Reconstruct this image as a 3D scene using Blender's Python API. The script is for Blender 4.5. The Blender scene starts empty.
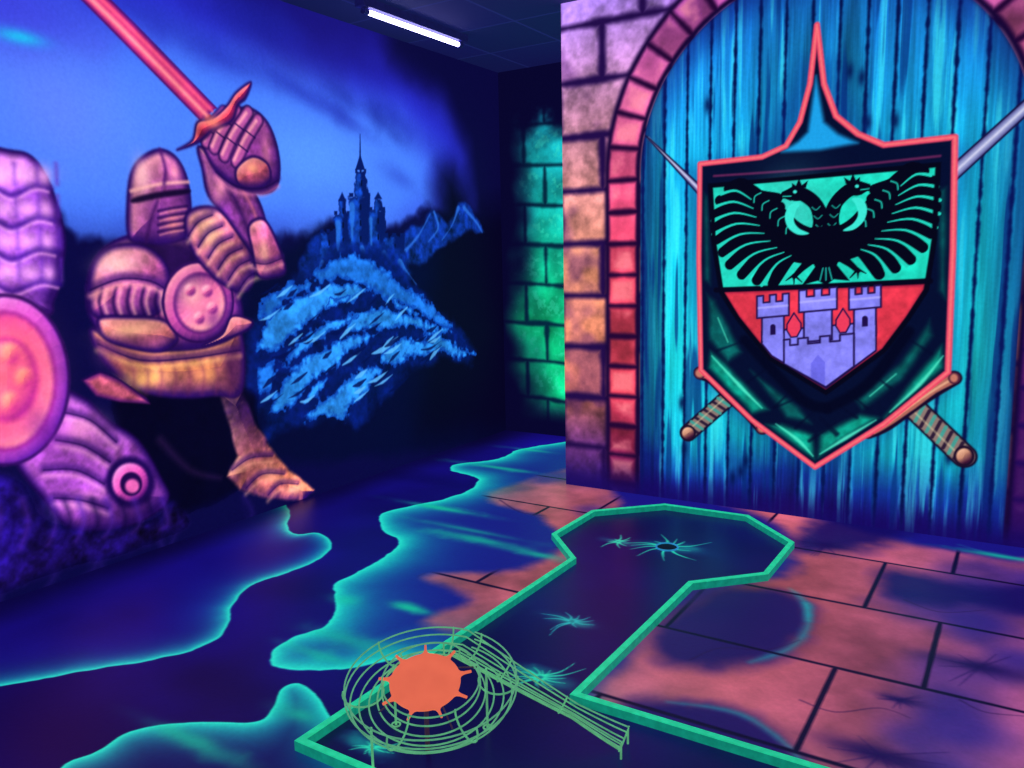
import bpy, math, numpy as np
from mathutils import Vector, Matrix

sc = bpy.context.scene
try:
    sc.view_settings.view_transform = 'Standard'
except Exception as e:
    print(e)

# ------------------------------------------------------------------ camera
FPX = 810.0
roll = math.radians(1.2); P = math.radians(8.63); A = math.radians(32.68)
cam_loc = np.array([0, 0, 1.5])
f0 = np.array([-math.sin(A), math.cos(A), 0]); r0 = np.array([math.cos(A), math.sin(A), 0]); zz = np.array([0, 0, 1.0])
Fv = f0*math.cos(P) - zz*math.sin(P)
U0 = f0*math.sin(P) + zz*math.cos(P)
Rv = r0*math.cos(roll) - U0*math.sin(roll)
Uv = r0*math.sin(roll) + U0*math.cos(roll)
cd = bpy.data.cameras.new('camera'); cam = bpy.data.objects.new('camera', cd)
sc.collection.objects.link(cam); sc.camera = cam
cd.sensor_width = 36; cd.lens = FPX/1024*36; cd.clip_start = 0.05
M = Matrix(((Rv[0], Uv[0], -Fv[0], 0), (Rv[1], Uv[1], -Fv[1], 0), (Rv[2], Uv[2], -Fv[2], 1.5), (0, 0, 0, 1)))
cam.matrix_world = M

# ------------------------------------------------------------------ noise
rng = np.random.RandomState(7)
TAB = rng.rand(256, 256).astype(np.float32)
def vnoise(x, y, k=0):
    x = x + 37.3*k; y = y + 91.7*k
    xi = np.floor(x).astype(np.int64); yi = np.floor(y).astype(np.int64)
    fx = (x-xi).astype(np.float32); fy = (y-yi).astype(np.float32)
    fx = fx*fx*(3-2*fx); fy = fy*fy*(3-2*fy)
    a = TAB[yi & 255, xi & 255]; b = TAB[yi & 255, (xi+1) & 255]
    c = TAB[(yi+1) & 255, xi & 255]; d = TAB[(yi+1) & 255, (xi+1) & 255]
    return (a*(1-fx)+b*fx)*(1-fy) + (c*(1-fx)+d*fx)*fy
def fbm(x, y, o=4, k=0):
    r = 0; a = 1; t = 0
    for i in range(o):
        r = r + a*vnoise(x*2**i, y*2**i, k+i); t += a; a *= .5
    return r/t
def sst(x):
    x = np.clip(x, 0, 1); return x*x*(3-2*x)
def catmull(p, closed, n=6):
    p = np.array(p, float); m = len(p); out = []
    rngi = range(m) if closed else range(m-1)
    for i in rngi:
        if closed: a, b, c, d = p[(i-1) % m], p[i], p[(i+1) % m], p[(i+2) % m]
        else: a, b, c, d = p[max(i-1, 0)], p[i], p[i+1], p[min(i+2, m-1)]
        for j in range(n):
            t = j/n
            out.append(.5*((2*b)+(-a+c)*t+(2*a-5*b+4*c-d)*t*t+(-a+3*b-3*c+d)*t**3))
    if not closed: out.append(p[-1])
    return np.array(out)

# ------------------------------------------------------------------ mural canvas (works in metres on the wall plane)
class Canvas:
    def __init__(s, O, ex, ey, xs, ys, base):
        s.O = np.array(O, float); s.ex = np.array(ex, float); s.ey = np.array(ey, float)
        s.n = np.cross(s.ex, s.ey)
        s.xs = np.array(xs, np.float32); s.ys = np.array(ys, np.float32)
        s.S, s.T = np.meshgrid(s.xs, s.ys)
        s.C = np.zeros(s.S.shape+(3,), np.float32); s.C[:] = base
        s.ID = np.zeros(s.S.shape, np.int16); s.id = None
        s.N1 = fbm(s.S*1.3, s.T*1.3, 4, 1); s.N2 = fbm(s.S*6, s.T*6, 4, 5); s.N3 = fbm(s.S*25, s.T*25, 3, 9)
    def px(s, p):
        d = Rv*(p[0]-512)+Uv*(384-p[1])+Fv*FPX
        t = np.dot(s.O-cam_loc, s.n)/np.dot(d, s.n)
        q = cam_loc+d*t-s.O
        return np.array([np.dot(q, s.ex), np.dot(q, s.ey)]), t*np.linalg.norm(d)/FPX
    def conv(s, pts, smooth, closed):
        if smooth: pts = catmull(pts, closed)
        r = [s.px(p) for p in pts]
        return np.array([a for a, _ in r], np.float32), float(np.mean([b for _, b in r]))
    def box(s, L, pad):
        x0, y0 = L.min(0)-pad; x1, y1 = L.max(0)+pad
        i0, i1 = np.searchsorted(s.xs, [x0, x1]); j0, j1 = np.searchsorted(s.ys, [y0, y1])
        return slice(max(j0-1, 0), j1+1), slice(max(i0-1, 0), i1+1)
    def mix(s, sl, a, col):
        a = a[..., None]
        s.C[sl] = s.C[sl]*(1-a)+np.asarray(col, np.float32)*a
    def poly(s, pts, col, f=2, alpha=1, smooth=False, edge=None, rim=None, nz=0, nk=2, grad=None, tex=0, setid=True, vol=None):
        L, mpp = s.conv(pts, smooth, True)
        f = max(f*mpp, .004); nzm = nz*mpp
        sl = s.box(L, f+nzm); X = s.S[sl]; Y = s.T[sl]
        if X.size == 0 or min(X.shape) < 3: return
        d2 = np.full(X.shape, 1e9, np.float32); ins = np.zeros(X.shape, bool)
        n = len(L)
        for i in range(n):
            a = L[i]; b = L[(i+1) % n]; e = b-a; ee = float(e@e)
            if ee < 1e-12: continue
            t = np.clip(((X-a[0])*e[0]+(Y-a[1])*e[1])/ee, 0, 1)
            d2 = np.minimum(d2, (X-a[0]-t*e[0])**2+(Y-a[1]-t*e[1])**2)
            if a[1] != b[1]:
                c = (a[1] > Y) != (b[1] > Y)
                ins ^= c & (X < (b[0]-a[0])*(Y-a[1])/(b[1]-a[1])+a[0])
        sd = np.sqrt(d2)*np.where(ins, 1, -1)
        N = (s.N1, s.N2, s.N3)[nk-1][sl]
        if nz: sd = sd+nzm*(N-.5)*2
        al = sst(sd/f+.5)*alpha
        if rim: al = al*np.exp(-np.maximum(sd, 0)/(rim*mpp))
        c = np.zeros(X.shape+(3,), np.float32)+np.array(col, np.float32)
        if grad:
            p0, _ = s.px(grad[0]); p1, _ = s.px(grad[1]); g = p1-p0
            t = np.clip(((X-p0[0])*g[0]+(Y-p0[1])*g[1])/(g@g), 0, 1)[..., None]
            c = np.array(col)*(1-t)+np.array(grad[2])*t
        if tex: c = c*(1+tex*(s.N3[sl]+s.N2[sl]-1))[..., None]
        if vol:   # airbrushed form shading: (width_px, highlight colour, shadow colour)
            gy, gx = np.gradient(sd); gl = np.sqrt(gx*gx+gy*gy)+1e-9
            d = (-gx/gl)*(-.55)+(-gy/gl)*.83
            fall = np.exp(-np.maximum(sd-.25*vol[0]*mpp, 0)/(vol[0]*mpp))
            hp = (np.maximum(d, 0)*fall*.75)[..., None]; hn = (np.maximum(.15-d, 0)*fall*.9)[..., None]
            c = c*(1-hp)+np.array(vol[1])*hp; c = c*(1-np.minimum(hn, 1))+np.array(vol[2])*np.minimum(hn, 1)
        if edge:
            t = sst(sd/(edge[1]*mpp))[..., None]; c = np.array(edge[0])*(1-t)+c*t
        s.mix(sl, al, c)
        if s.id is not None and setid:
            m = s.ID[sl]; m[al > .3] = s.id
    def stroke(s, pts, col, w=2, f=1.5, alpha=1, smooth=True, closed=False, nz=0, w1=None):
        if smooth and len(pts) > 2: pts = catmull(pts, closed, 5)
        elif closed: pts = list(pts)+[pts[0]]
        if closed and smooth: pts = np.vstack([pts, pts[:1]])
        L, mpp = s.conv(pts, False, False)
        n = len(L); W = np.interp(np.linspace(0, 1, n), *(([0, 1], [w, w if w1 is None else w1]) if not isinstance(w, (list, tuple)) else (np.linspace(0, 1, len(w)), w)))*mpp/2
        f = max(f*mpp, .004)
        sl = s.box(L, f+W.max()+nz*mpp); X = s.S[sl]; Y = s.T[sl]
        if X.size == 0: return
        best = np.full(X.shape, -1e9, np.float32)
        for i in range(n-1):
            a = L[i]; e = L[i+1]-a; ee = float(e@e)
            if ee < 1e-12: continue
            t = np.clip(((X-a[0])*e[0]+(Y-a[1])*e[1])/ee, 0, 1)
            d = np.sqrt((X-a[0]-t*e[0])**2+(Y-a[1]-t*e[1])**2)
            best = np.maximum(best, W[i]*(1-t)+W[i+1]*t-d)
        if nz: best = best+nz*mpp*(s.N2[sl]-.5)*2
        al = sst(best/f+.5)*alpha
        s.mix(sl, al, col)
        if s.id is not None:
            m = s.ID[sl]; m[al > .5] = s.id
    def blob(s, c, rx, ry, col, alpha=1, rot=0, nz=.0):
        (p, mpp) = s.px(c)
        R = max(rx, ry)*mpp*2.2
        sl = s.box(np.array([p, p]), R); X = s.S[sl]-p[0]; Y = s.T[sl]-p[1]
        cr, sr = math.cos(rot), math.sin(rot)
        u = (X*cr+Y*sr)/(rx*mpp); v = (-X*sr+Y*cr)/(ry*mpp)
        q = u*u+v*v
        if nz: q = q*np.maximum(1+nz*(s.N2[sl]-.5)*4, .2)
        al = np.exp(-np.maximum(q, 0)*1.2)*np.clip((4.8-(u*u+v*v)), 0, 1)*alpha
        s.mix(sl, al, col)
    def ell(s, c, rx, ry, col, rot=0, n=28, **k):
        cr, sr = math.cos(rot), math.sin(rot)
        s.poly([(c[0]+rx*math.cos(t)*cr-ry*math.sin(t)*sr, c[1]+rx*math.cos(t)*sr+ry*math.sin(t)*cr) for t in np.linspace(0, 2*math.pi, n, endpoint=False)], col, **k)
    def ring(s, c, rx, ry, col, w=2, n=20, **k):
        s.stroke([(c[0]+rx*math.cos(t), c[1]+ry*math.sin(t)) for t in np.linspace(0, 2*math.pi, n, endpoint=False)], col, w=w, closed=True, **k)

def srgb2lin(c):
    c = np.clip(c/255., 0, 1)
    return np.where(c <= .04045, c/12.92, ((c+.055)/1.055)**2.4)

# ------------------------------------------------------------------ materials
def new_mat(name, sampled=False):
    m = bpy.data.materials.new(name); m.use_nodes = True
    if not sampled:
        try: m.cycles.emission_sampling = 'NONE'
        except Exception as e: print(e)
    nt = m.node_tree; return m, nt, nt.nodes['Principled BSDF']
def paint_mat(name, emis, base, rough, bump=.15, spec=.3):
    m, nt, b = new_mat(name); N = nt.nodes; Lk = nt.links
    at = N.new('ShaderNodeAttribute'); at.attribute_name = 'Col'
    tc = N.new('ShaderNodeTexCoord'); nz = N.new('ShaderNodeTexNoise'); nz.inputs['Scale'].default_value = 60; nz.inputs['Detail'].default_value = 4
    Lk.new(tc.outputs['Object'], nz.inputs['Vector'])
    mr = N.new('ShaderNodeMapRange'); mr.inputs[3].default_value = .85; mr.inputs[4].default_value = 1.15
    Lk.new(nz.outputs['Fac'], mr.inputs[0])
    mu = N.new('ShaderNodeVectorMath'); mu.operation = 'MULTIPLY'
    Lk.new(at.outputs['Color'], mu.inputs[0]); Lk.new(mr.outputs[0], mu.inputs[1])
    sc1 = N.new('ShaderNodeVectorMath'); sc1.operation = 'SCALE'; sc1.inputs['Scale'].default_value = base
    Lk.new(mu.outputs[0], sc1.inputs[0]); Lk.new(sc1.outputs[0], b.inputs['Base Color'])
    Lk.new(mu.outputs[0], b.inputs['Emission Color']); b.inputs['Emission Strength'].default_value = emis
    b.inputs['Roughness'].default_value = rough; b.inputs['Specular IOR Level'].default_value = spec
    bp = N.new('ShaderNodeBump'); bp.inputs['Strength'].default_value = bump; bp.inputs['Distance'].default_value = .003
    Lk.new(nz.outputs['Fac'], bp.inputs['Height']); Lk.new(bp.outputs[0], b.inputs['Normal'])
    return m
def solid_mat(name, col, emis=.6, rough=.5, spec=.3, var=.15, scale=40, metal=0):
    m, nt, b = new_mat(name); N = nt.nodes; Lk = nt.links
    c = srgb2lin(np.array(col, float))
    tc = N.new('ShaderNodeTexCoord'); nz = N.new('ShaderNodeTexNoise'); nz.inputs['Scale'].default_value = scale
    Lk.new(tc.outputs['Object'], nz.inputs['Vector'])
    rp = N.new('ShaderNodeValToRGB')
    rp.color_ramp.elements[0].color = (*(c*(1-var)), 1); rp.color_ramp.elements[1].color = (*(c*(1+var)), 1)
    rp.color_ramp.elements[0].position = .3; rp.color_ramp.elements[1].position = .7
    Lk.new(nz.outputs['Fac'], rp.inputs[0]); Lk.new(rp.outputs[0], b.inputs['Base Color']); Lk.new(rp.outputs[0], b.inputs['Emission Color'])
    b.inputs['Emission Strength'].default_value = emis; b.inputs['Roughness'].default_value = rough
    b.inputs['Specular IOR Level'].default_value = spec; b.inputs['Metallic'].default_value = metal
    return m
WALLP = paint_mat('fluorescent_wall_paint', 1.02, .4, .65, .25, .12)
FLOORP = paint_mat('fluorescent_floor_paint', 1.0, .4, .42, .12, .22)
LANEP = paint_mat('lane_carpet_paint', .9, .4, .36, .1, .28)

def link(o):
    sc.collection.objects.link(o); return o
def grid_object(name, cv, mask_id=None, offset=0., mat=None, slab=0.):
    ny, nx = cv.S.shape
    co = cv.O+cv.S[..., None]*cv.ex+cv.T[..., None]*cv.ey+cv.n*offset
    co = co.reshape(-1, 3); col = srgb2lin(cv.C.reshape(-1, 3))
    idx = np.arange(ny*nx).reshape(ny, nx)
    q = np.stack([idx[:-1, :-1], idx[:-1, 1:], idx[1:, 1:], idx[1:, :-1]], -1)
    if mask_id is not None:
        I = cv.ID == mask_id
        m = I[:-1, :-1] | I[:-1, 1:] | I[1:, 1:] | I[1:, :-1]
        q = q[m]
    q = q.reshape(-1, 4)
    if mask_id is not None:
        u, inv = np.unique(q, return_inverse=True); q = inv.reshape(-1, 4); co = co[u]; col = col[u]
    if slab:
        k = len(co); x0, x1, y0, y1 = cv.xs[0], cv.xs[-1], cv.ys[0], cv.ys[-1]
        ex = []
        for dz in (-.002, -slab):
            for (a, b) in ((x0, y0), (x1, y0), (x1, y1), (x0, y1)): ex.append(cv.O+cv.ex*a+cv.ey*b+cv.n*dz)
        co = np.vstack([co, ex]); col = np.vstack([col, np.tile(srgb2lin(np.array([18., 10, 60])), (8, 1))])
        fs = np.array([[0, 1, 2, 3], [7, 6, 5, 4], [0, 4, 5, 1], [1, 5, 6, 2], [2, 6, 7, 3], [3, 7, 4, 0]])+k
        q = np.vstack([q, fs])
    me = bpy.data.meshes.new(name); nv = len(co); nf = len(q)
    me.vertices.add(nv); me.vertices.foreach_set('co', co.astype(np.float32).ravel())
    me.loops.add(nf*4); me.loops.foreach_set('vertex_index', q.astype(np.int32).ravel())
    me.polygons.add(nf); me.polygons.foreach_set('loop_start', np.arange(0, nf*4, 4, dtype=np.int32))
    try: me.polygons.foreach_set('loop_total', np.full(nf, 4, np.int32))
    except Exception: pass
    me.update(calc_edges=True)
    ca = me.color_attributes.new('Col', 'FLOAT_COLOR', 'POINT')
    ca.data.foreach_set('color', np.hstack([col, np.ones((nv, 1))]).astype(np.float32).ravel())
    me.materials.append(mat)
    return link(bpy.data.objects.new(name, me))
def lin(a, b, r): return list(np.arange(a, b, r))
def spans(*a):   # (start,end,res) pieces
    out = []
    for s0, e0, r in a: out += lin(s0, e0-1e-6, r)
    return out+[a[-1][1]]

CEIL = 3.07
# =================================================================== LEFT WALL MURAL
cv = Canvas((-3.905, 0, 0), (0, 1, 0), (0, 0, 1), spans((-2, 1.2, .05), (1.2, 5.97, .005)), spans((0, CEIL, .005)), (13, 7, 52))
cv.C[:] = np.array((40, 46, 200))*1.0
t = sst((cv.T-1.45)/.5)[..., None]; cv.C[:] = np.array((13, 7, 58))*(1-t)+cv.C*t
SKY = (72, 126, 250)
cv.poly([(-300, -60), (40, 10), (160, 40), (260, 60), (330, 90), (400, 112), (440, 150), (440, 215), (390, 235), (200, 250), (-300, 240)], SKY, f=80, nz=24, nk=1)
cv.blob((310, 158), 90, 40, (92, 160, 255), .7, nz=.2)
cv.blob((100, 120), 80, 60, (92, 144, 255), .7, nz=.2)
cv.blob((50, 100), 60, 60, (104, 128, 252), .5, nz=.2)
cv.poly([(150, -60), (200, 0), (270, 40), (340, 66), (400, 86), (440, 120), (470, 170), (560, 170), (560, -60)], (22, 16, 116), f=60, nz=26, nk=1)
cv.poly([(350, -60), (390, 60), (440, 105), (462, 150), (485, 260), (600, 260), (600, -60)], (10, 8, 58), f=40, nz=14, nk=1)
for (c, rx, ry, a, r) in [((225, 60), 60, 14, .45, -.2), ((300, 92), 60, 11, .5, -.3), ((395, 118), 40, 12, .5, -.4), ((150, 16), 60, 16, .35, -.2), ((400, 178), 30, 10, .3, -.3), ((260, 20), 60, 20, .5, 0), ((446, 200), 16, 60, .5, 0), ((345, 118), 40, 8, .4, -.35)]:
    cv.blob(c, rx, ry, (28, 36, 160), a, r, nz=.4)
cv.blob((10, 10), 90, 34, (56, 44, 205), .6, nz=.2); cv.blob((20, 37), 20, 6, (30, 200, 240), .85)
for c, a in [((345, 98), .4), ((375, 115), .4), ((395, 135), .35)]: cv.blob(c, 24, 10, (20, 28, 130), a, -.4, nz=.4)
cv.poly([(-300, 250), (0, 235), (60, 215), (78, 245), (100, 235), (120, 245), (200, 255), (260, 248), (285, 232), (310, 238), (330, 222), (400, 225), (430, 205), (460, 215), (560, 200), (560, 620), (-300, 900)], (10, 8, 64), f=12, nz=8)
cv.poly([(250, 262), (300, 240), (320, 225), (420, 238), (480, 250), (520, 440), (240, 470), (230, 380)], (5, 8, 50), f=18, nz=6)
cv.poly([(440, 170), (455, 165), (475, 210), (560, 200), (560, 440), (420, 430)], (6, 4, 34), f=50, nz=5)
cv.id = 3
for pts, c in [([(388, 262), (400, 240), (412, 228), (424, 222), (432, 207), (440, 214), (447, 221), (458, 205), (470, 206), (484, 232), (470, 228), (458, 238), (440, 250), (420, 268)], (14, 50, 150)),
               ([(298, 262), (312, 238), (322, 232), (330, 260), (318, 285), (298, 292)], (10, 38, 130))]:
    cv.poly(pts, c, f=6, nz=6, tex=.9)
for pts in [[(404, 252), (418, 236), (430, 214)], [(434, 212), (438, 228), (428, 242)], [(458, 208), (452, 225), (442, 240)], [(464, 208), (476, 222), (482, 232)]]:
    cv.stroke(pts, (46, 112, 222), 4, 3, .8, w1=1, nz=1.5)
DK = (7, 24, 96); MD = (14, 56, 152); LT = (46, 124, 230)
def tower(x0, x1, yt, yb, cone=0, crn=3):
    cv.poly([(x0-1, yb), (x0, yt), (x1, yt), (x1+2, yb)], DK, f=2.5, nz=3, nk=3)
    cv.poly([(x0, yb), (x0+1, yt+2), (x0+(x1-x0)*.45, yt+2), (x0+(x1-x0)*.6, yb)], MD, f=5, tex=1.0, nz=3, nk=3)
    if cone: cv.poly([(x0-1, yt+1), ((x0+x1)/2, yt-cone), (x1+1, yt+1)], DK, f=2)
    else:
        w = (x1-x0)/(2*crn-1)
        for i in range(crn): cv.poly([(x0+2*i*w, yt+1), (x0+2*i*w, yt-3), (x0+(2*i+1)*w, yt-3), (x0+(2*i+1)*w, yt+1)], DK, f=1.5)
    for yy in range(int(yt)+9, int(yb)-6, 16): cv.stroke([((x0+x1)/2+1, yy), ((x0+x1)/2+1, yy+4)], (4, 10, 50), 2, 1.5)
tower(334, 350, 214, 268, 0); tower(339, 345, 200, 216, 8, 2); tower(320, 336, 232, 276, 0)
tower(349, 370, 196, 262, 0); tower(355, 366, 172, 198, 0, 3); cv.stroke([(360, 168), (360, 134)], DK, 3, 1.5, w1=.8); cv.poly([(355, 170), (360, 154), (365, 170)], DK, f=1.5)
tower(369, 385, 210, 264, 0); tower(375, 381, 198, 212, 6, 2); tower(384, 404, 236, 270, 0)
cv.poly([(300, 288), (318, 256), (345, 246), (372, 244), (402, 252), (418, 274), (400, 292), (340, 292)], (9, 36, 120), f=8, nz=12, tex=.9)
for a, b in [((322, 262), (310, 288)), ((342, 252), (334, 276)), ((362, 248), (368, 266)), ((384, 254), (396, 272)), ((352, 206), (352, 240)), ((371, 220), (371, 244)), ((338, 224), (338, 250)), ((400, 262), (416, 284))]:
    cv.stroke([a, b], LT, 5, 3, .7, w1=1, nz=3)
cv.poly([(250, 318), (285, 282), (310, 268), (345, 250), (385, 256), (420, 292), (475, 350), (470, 362), (440, 360), (410, 368), (380, 400), (355, 424), (300, 428), (268, 444), (248, 400)], (6, 24, 98), f=14, nz=12, tex=.6)
BL = (42, 142, 238); BL2 = (14, 70, 178)
rock = [
 [(260, 334), (270, 312), (300, 294), (330, 284), (356, 282), (368, 290), (350, 302), (336, 304), (318, 316), (296, 332), (284, 346), (270, 352), (258, 350)],
 [(314, 272), (340, 254), (364, 256), (380, 266), (402, 284), (432, 304), (452, 326), (440, 326), (424, 316), (404, 306), (386, 300), (362, 284), (340, 278), (320, 284)],
 [(382, 350), (402, 336), (424, 340), (440, 335), (476, 354), (460, 358), (440, 352), (424, 358), (408, 356), (396, 366), (378, 366)],
 [(346, 380), (362, 368), (386, 368), (374, 380), (364, 396), (352, 404), (344, 420), (324, 416), (302, 424), (316, 404), (332, 396)],
 [(286, 376), (304, 358), (330, 346), (350, 334), (378, 334), (360, 346), (346, 352), (336, 368), (318, 376), (304, 392), (284, 412), (268, 414), (274, 396)],
 [(262, 300), (290, 282), (318, 280), (304, 292), (284, 302), (270, 318), (258, 316)],
 [(350, 314), (380, 306), (398, 312), (418, 316), (450, 331), (430, 334), (408, 326), (392, 330), (370, 328), (346, 334)],
 [(306, 334), (330, 320), (358, 316), (340, 328), (324, 336), (306, 350), (288, 366), (280, 362), (290, 348)],
 [(258, 372), (274, 360), (276, 376), (268, 392), (258, 394)],
 [(394, 300), (412, 306), (424, 316), (410, 316), (396, 308)], [(312, 386), (326, 380), (318, 396), (304, 404)], [(330, 298), (352, 294), (344, 304), (326, 308)]]
for i, r in enumerate(rock):
    cv.poly(r, BL if i not in (1, 5, 8) else (30, 112, 214), f=2.2, nz=6, nk=3, edge=(BL2, 6), tex=.55, alpha=.97)
    cx_ = np.mean([p[0] for p in r]); cy_ = np.mean([p[1] for p in r])
rs = np.random.RandomState(3)
for i in range(60):
    x = rs.uniform(270, 446); lo = 276+max(0, (x-380))*.8; y = rs.uniform(lo, 408-max(0, x-370)*.75)
    L_ = rs.uniform(10, 26); a = rs.uniform(.4, .9); dark = rs.rand() < .6
    cv.stroke([(x, y), (x-L_*.55*math.cos(a), y+L_*.36), (x-L_*math.cos(a), y+L_*math.sin(a))], (4, 14, 76) if dark else (96, 190, 255), [.8, rs.uniform(2.5, 5), .6], 2, .85, nz=1)
cv.id = None
cv.blob((440, 405), 50, 40, (5, 4, 32), .7)
for i in range(46):
    x = rs.uniform(-60, 250); y = rs.uniform(440, 590)
    if y > 590-.343*x: continue
    cv.stroke([(x, y), (x+rs.uniform(-12, 12), y+22), (x+rs.uniform(-30, 10), y+48)], (50, 26, 132) if rs.rand() < .6 else (16, 10, 78), rs.uniform(3, 8), 10, .4, w1=2)

# ---- knights
DKP = (36, 10, 80)
HI = (255, 190, 176); SHD = (52, 18, 104)
def plate(pts, col, ew=12, ecol=(92, 36, 120), ol=2.2, hi=None, grad=None, hic=HI):
    cv.poly(pts, col, f=3, smooth=True, edge=(SHD, ew*.45), vol=(ew*.9, hic, SHD), tex=.5, grad=grad)
    cv.stroke(pts, DKP, ol, 3.5, .6, closed=True)
    if hi:
        for h in hi: cv.blob(h[0], h[1], h[2], h[3] if len(h) > 3 else (255, 190, 178), h[4] if len(h) > 4 else .8, h[5] if len(h) > 5 else 0, nz=.25)
def lam(pts, hc=(255, 178, 176), w=3):
    cv.stroke([(x, y+6) for x, y in pts], hc, w*1.5, 7, .55)
    cv.stroke([(x, y-2) for x, y in pts], SHD, w*2.4, 7, .6)
    cv.stroke(pts, DKP, w*.5, 2.5, .8)
cv.id = 1
OR = (222, 132, 108)
cv.poly([(125, 385), (240, 388), (258, 420), (262, 450), (250, 480), (215, 500), (180, 515), (150, 500), (120, 440)], (8, 6, 42), f=12, smooth=True, nz=5)
cv.poly([(218, 392), (242, 392), (254, 420), (270, 446), (290, 470), (313, 491), (303, 499), (268, 497), (240, 490), (228, 476), (238, 456), (232, 430)], (40, 18, 70), f=5, smooth=False, grad=((232, 405), (280, 490), (240, 140, 108)), tex=.6, nz=3, vol=(10, (255, 186, 160), SHD))
cv.blob((270, 474), 14, 8, (255, 180, 150), .6, -.6, nz=.3); cv.blob((296, 489), 10, 4, (255, 200, 170), .7)
for pts in [[(232, 470), (250, 458), (272, 456)], [(246, 488), (262, 474), (284, 474)], [(268, 495), (280, 484), (298, 484)]]: lam(pts, (255, 178, 150), w=1.6)
cv.stroke([(160, 440), (190, 470), (220, 478)], (80, 40, 100), 7, 9, .4, w1=3)
plate([(92, 328), (150, 345), (205, 340), (240, 330), (242, 392), (215, 396), (185, 398), (150, 394), (118, 376), (100, 356)], (214, 124, 98), 18, hi=[((150, 378), 26, 10, (255, 196, 120), .85), ((206, 374), 16, 10, (255, 178, 112), .75)], hic=(255, 190, 140))
for i in range(9):
    x = 116+i*14; cv.stroke([(x, 360), (x+4, 376), (x+2, 393)], (110, 46, 90), 3.5, 8, .42)
lam([(98, 344), (140, 360), (190, 358), (240, 350)], (255, 196, 130))
cv.blob((232, 366), 14, 30, (70, 24, 90), .6); cv.blob((106, 352), 12, 14, (110, 50, 120), .5)
plate([(86, 300), (90, 268), (106, 246), (136, 234), (180, 236), (200, 252), (214, 280), (238, 292), (240, 330), (205, 348), (150, 350), (108, 340), (92, 322)], (164, 76, 146), 22, hi=[((150, 334), 34, 8, (250, 156, 120), .75)])
cv.poly([(130, 240), (184, 242), (202, 262), (190, 280), (150, 272)], (28, 8, 70), f=14, smooth=True, alpha=.9)
plate([(88, 300), (92, 266), (112, 246), (146, 246), (168, 268), (168, 300), (150, 318), (118, 322), (94, 316)], (194, 98, 156), 18, hi=[((118, 264), 20, 10, (255, 200, 196), .9)])
for k in range(5):
    x = 102+k*14; cv.stroke([(x, 286+abs(k-2)*1.5), (x-3, 302), (x+1, 318)], DKP, 3, 4, .7); cv.stroke([(x+5, 288+abs(k-2)*1.5), (x+2, 302), (x+5, 314)], (255, 184, 184), 3, 5, .6)
lam([(90, 290), (120, 279), (150, 281), (168, 291)])
plate([(98, 318), (128, 316), (165, 320), (178, 340), (160, 352), (128, 348), (104, 338)], (208, 116, 122), 12, hi=[((130, 330), 24, 6, (255, 190, 156), .85)])
cv.ell((198, 302), 36, 41, (196, 84, 162), f=3, edge=((80, 26, 110), 4), vol=(8, HI, SHD))
cv.ring((198, 302), 35, 40, DKP, 2, alpha=.7, f=2.5)
cv.ell((200, 303), 27, 31, (230, 120, 166), f=4, edge=((96, 32, 116), 6), vol=(10, SHD, HI))
cv.blob((192, 294), 14, 14, (255, 186, 186), .8); cv.blob((214, 320), 10, 12, (120, 44, 136), .6)
for p in [(190, 290), (207, 291), (212, 308), (199, 318)]:
    cv.ell(p, 5.5, 6, (220, 112, 160), f=5, n=14, vol=(4, (255, 214, 214), (120, 40, 124)))
plate([(232, 316), (252, 321), (246, 331), (216, 343), (202, 346), (222, 334)], (220, 124, 140), 5)
# helmet
plate([(128, 236), (127, 200), (131, 172), (143, 156), (160, 149), (176, 157), (187, 178), (191, 210), (186, 236), (165, 244), (142, 243)], (176, 88, 162), 17, hi=[((142, 176), 8, 16, (255, 196, 200), .85), ((174, 172), 6, 9, (250, 166, 180), .75), ((172, 224), 10, 10, (255, 160, 130), .6)])
cv.blob((158, 216), 14, 20, (70, 26, 110), .5)
cv.poly([(133, 198), (158, 192), (187, 189), (187, 194), (160, 198), (134, 203)], (20, 6, 50), f=4, smooth=True, alpha=.9)
cv.stroke([(131, 191), (160, 184), (188, 182)], (255, 190, 184), 3, 4, .8)
cv.stroke([(160, 150), (165, 168), (164, 184)], (80, 28, 110), 3, 5, .8)
for i in range(4): cv.stroke([(158, 211+i*7), (172, 208+i*7), (187, 206+i*7)], (44, 14, 80), 2.2, 3, .75); cv.stroke([(160, 214+i*7), (172, 211+i*7), (186, 209+i*7)], (255, 170, 160), 1.5, 3, .5)
cv.stroke([(157, 202), (150, 222), (146, 242)], (60, 20, 90), 3, 5, .7)
# upper arm
plate([(186, 214), (204, 206), (226, 212), (244, 236), (254, 262), (252, 286), (238, 292), (216, 280), (196, 258), (186, 236)], (204, 114, 140), 16, hi=[((210, 234), 12, 16, (255, 200, 164), .8)])
for i in range(6):
    x = 190+i*10; y = 214+i*11
    lam([(x-2, y+22), (x+8, y+8), (x+22, y+1)], (255, 200, 164), 2.2)
# forearm
plate([(198, 146), (222, 158), (246, 180), (262, 208), (268, 240), (262, 262), (246, 246), (226, 218), (208, 196), (202, 170)], (146, 70, 150), 13, hi=[((222, 184), 7, 20, (250, 166, 180), .75, -.5)])
cv.stroke([(212, 160), (234, 198), (250, 236)], (44, 14, 84), 5, 8, .7); cv.stroke([(240, 186), (254, 212), (260, 240)], (240, 136, 154), 3, 6, .6)
plate([(248, 226), (262, 218), (274, 234), (286, 270), (272, 278), (258, 276), (252, 252)], (210, 106, 152), 9, hi=[((264, 252), 6, 14, (255, 184, 170), .8)])
lam([(252, 262), (266, 264), (282, 258)], w=2)
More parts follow.
